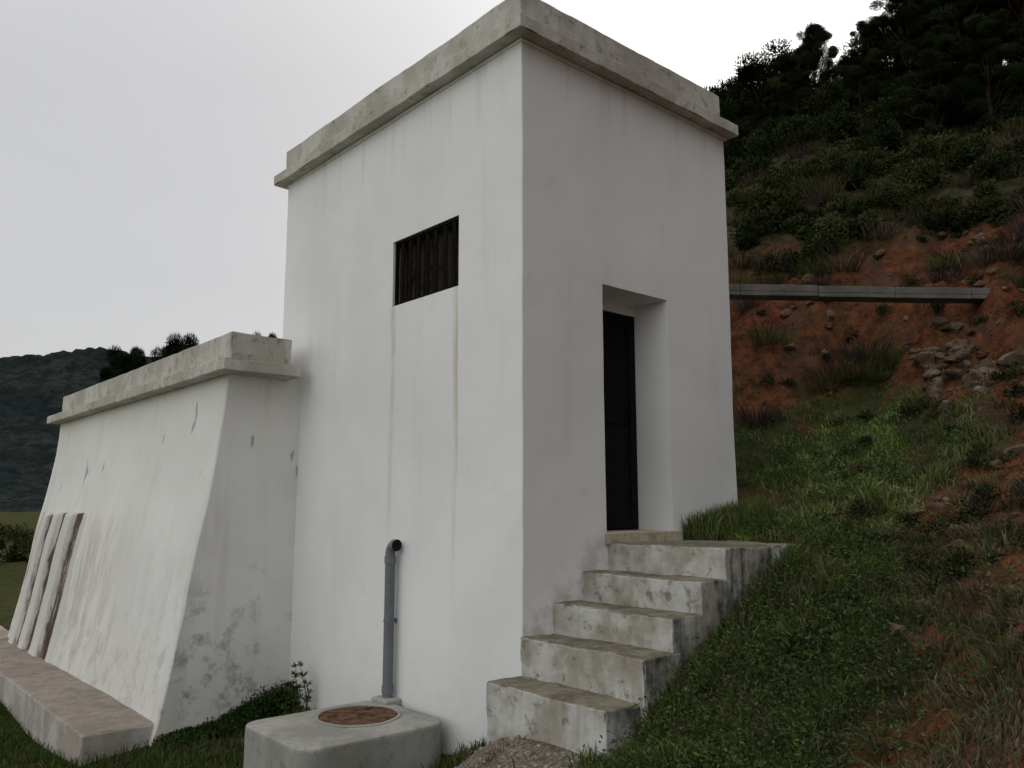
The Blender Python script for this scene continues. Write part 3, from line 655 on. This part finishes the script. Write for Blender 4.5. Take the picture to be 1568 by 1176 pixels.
mm=MB();na,nr=320,80
az=np.linspace(math.radians(-62),math.radians(8),na);rr=np.linspace(420,1100,nr);AZ,RR=np.meshgrid(az,rr,indexing='ij')
r=RR*np.sin(AZ);d=RR*np.cos(AZ);t_=(RR-420)/680
ridge=.178+.007*fbm(AZ*26,AZ*0,1,4,6)-.05*sst(AZ,-.38,-.1)
ht=ridge*np.cos(AZ)*760;prof_=sst(t_,-.05,.5)*(1-.35*sst(t_,.55,1))
x,y=to_xy(r,d);Z=-12+(ht+12)*prof_+14*fbm(x,y,.012,5,15)*prof_*(1-sst(t_,.3,.5)*.7)+3.0*vn(x*.25,y*.25,None,55)*prof_
idx=np.arange(na*nr).reshape(na,nr);q=np.stack([idx[:-1,:-1],idx[1:,:-1],idx[1:,1:],idx[:-1,1:]],-1).reshape(-1,4)
mm.add(np.stack([x,y,Z],-1).reshape(-1,3),q)
M_MTN,t=mat('forested_mountain');g=t.n('ShaderNodeNewGeometry');n1=t.noise(g,.02,5,.7);n2=t.noise(g,.10,5,.8)
c=t.mix(t.mr(n1,.4,.6),(.030,.040,.040),(.052,.062,.056));c=t.mix(t.m('MULTIPLY',t.mr(n2,.44,.58),.8),c,(.016,.022,.024));t.finish(c,1,n2,.9,12,.0)  # bluish cast of the forest colours paints in the aerial haze
mm.obj('distant_mountain',[M_MTN],True)

# ------------------------------------------------------------------ world / light
sun_el=math.radians(29.7);sd=np.array([FX*.926+RX*.391,FY*.926+RY*.391,.574]);sd/=np.linalg.norm(sd)
sun_az=math.atan2(sd[0],sd[1])
w=bpy.data.worlds.new("World");scene.world=w;w.use_nodes=True;t=NT(w.node_tree)
sky=t.n('ShaderNodeTexSky',{'sky_type':'NISHITA','sun_disc':False,'sun_elevation':sun_el,'sun_rotation':sun_az,'air_density':1.0,'dust_density':3.0})
tc=t.t.nodes.new('ShaderNodeTexCoord').outputs['Generated']
X,Y,Z=t.xyz(tc)
dot=t.n('ShaderNodeVectorMath',{'operation':'DOT_PRODUCT'},{0:tc,1:tuple(sd)},1)
glow=t.m('ADD',t.m('MULTIPLY',t.m('POWER',t.m('MAXIMUM',dot,0.0),14.0),5.0),t.m('MULTIPLY',t.m('POWER',t.m('MAXIMUM',dot,0.0),160.0),14.0))
cl=t.noise(tc,1.8,3,.5,(1,1,3));zen=t.mr(Z,.40,1.0,0.0,5.0)
back_boost=t.mr(t.m('ADD',t.m('MULTIPLY',X,-.95),t.m('MULTIPLY',Y,-.05)),.35,1.0,0.0,7.0)  # brightness added to the unseen sky side to lift the left wall
hill_side_dim=t.mr(t.m('ADD',t.m('MULTIPLY',X,.45),t.m('MULTIPLY',Y,-.9)),.25,.95,1.0,.30)  # sky dimmed toward the unseen hill side to darken the right wall
val=t.m('ADD',t.m('ADD',6.2,t.m('MULTIPLY',t.m('SUBTRACT',cl,.5),1.1)),t.m('ADD',glow,t.m('ADD',zen,back_boost)))
val=t.m('MULTIPLY',val,hill_side_dim)
cc=t.n('ShaderNodeCombineColor',None,{0:val,1:val,2:t.m('MULTIPLY',val,1.005)})
col=t.mix(.93,sky,cc)
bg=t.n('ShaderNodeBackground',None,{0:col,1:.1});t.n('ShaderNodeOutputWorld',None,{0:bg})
sl=bpy.data.lights.new('sun','SUN');sl.energy=.9;sl.angle=math.radians(14);sl.color=(1,.96,.9)
so=bpy.data.objects.new('sun',sl);scene.collection.objects.link(so);so.rotation_euler=Vector(tuple(-sd)).to_track_quat('-Z','Y').to_euler()

cam=bpy.data.cameras.new('camera');co=bpy.data.objects.new('camera',cam);scene.collection.objects.link(co)
co.location=(-4.005,-4.469,0);co.rotation_euler=(math.radians(98.4),0,A0-math.pi/2);cam.lens=29.09;cam.sensor_width=36;cam.clip_end=5000;cam.clip_start=.05
scene.camera=co
scene.view_settings.view_transform='Standard';scene.view_settings.look='None';scene.view_settings.exposure=0
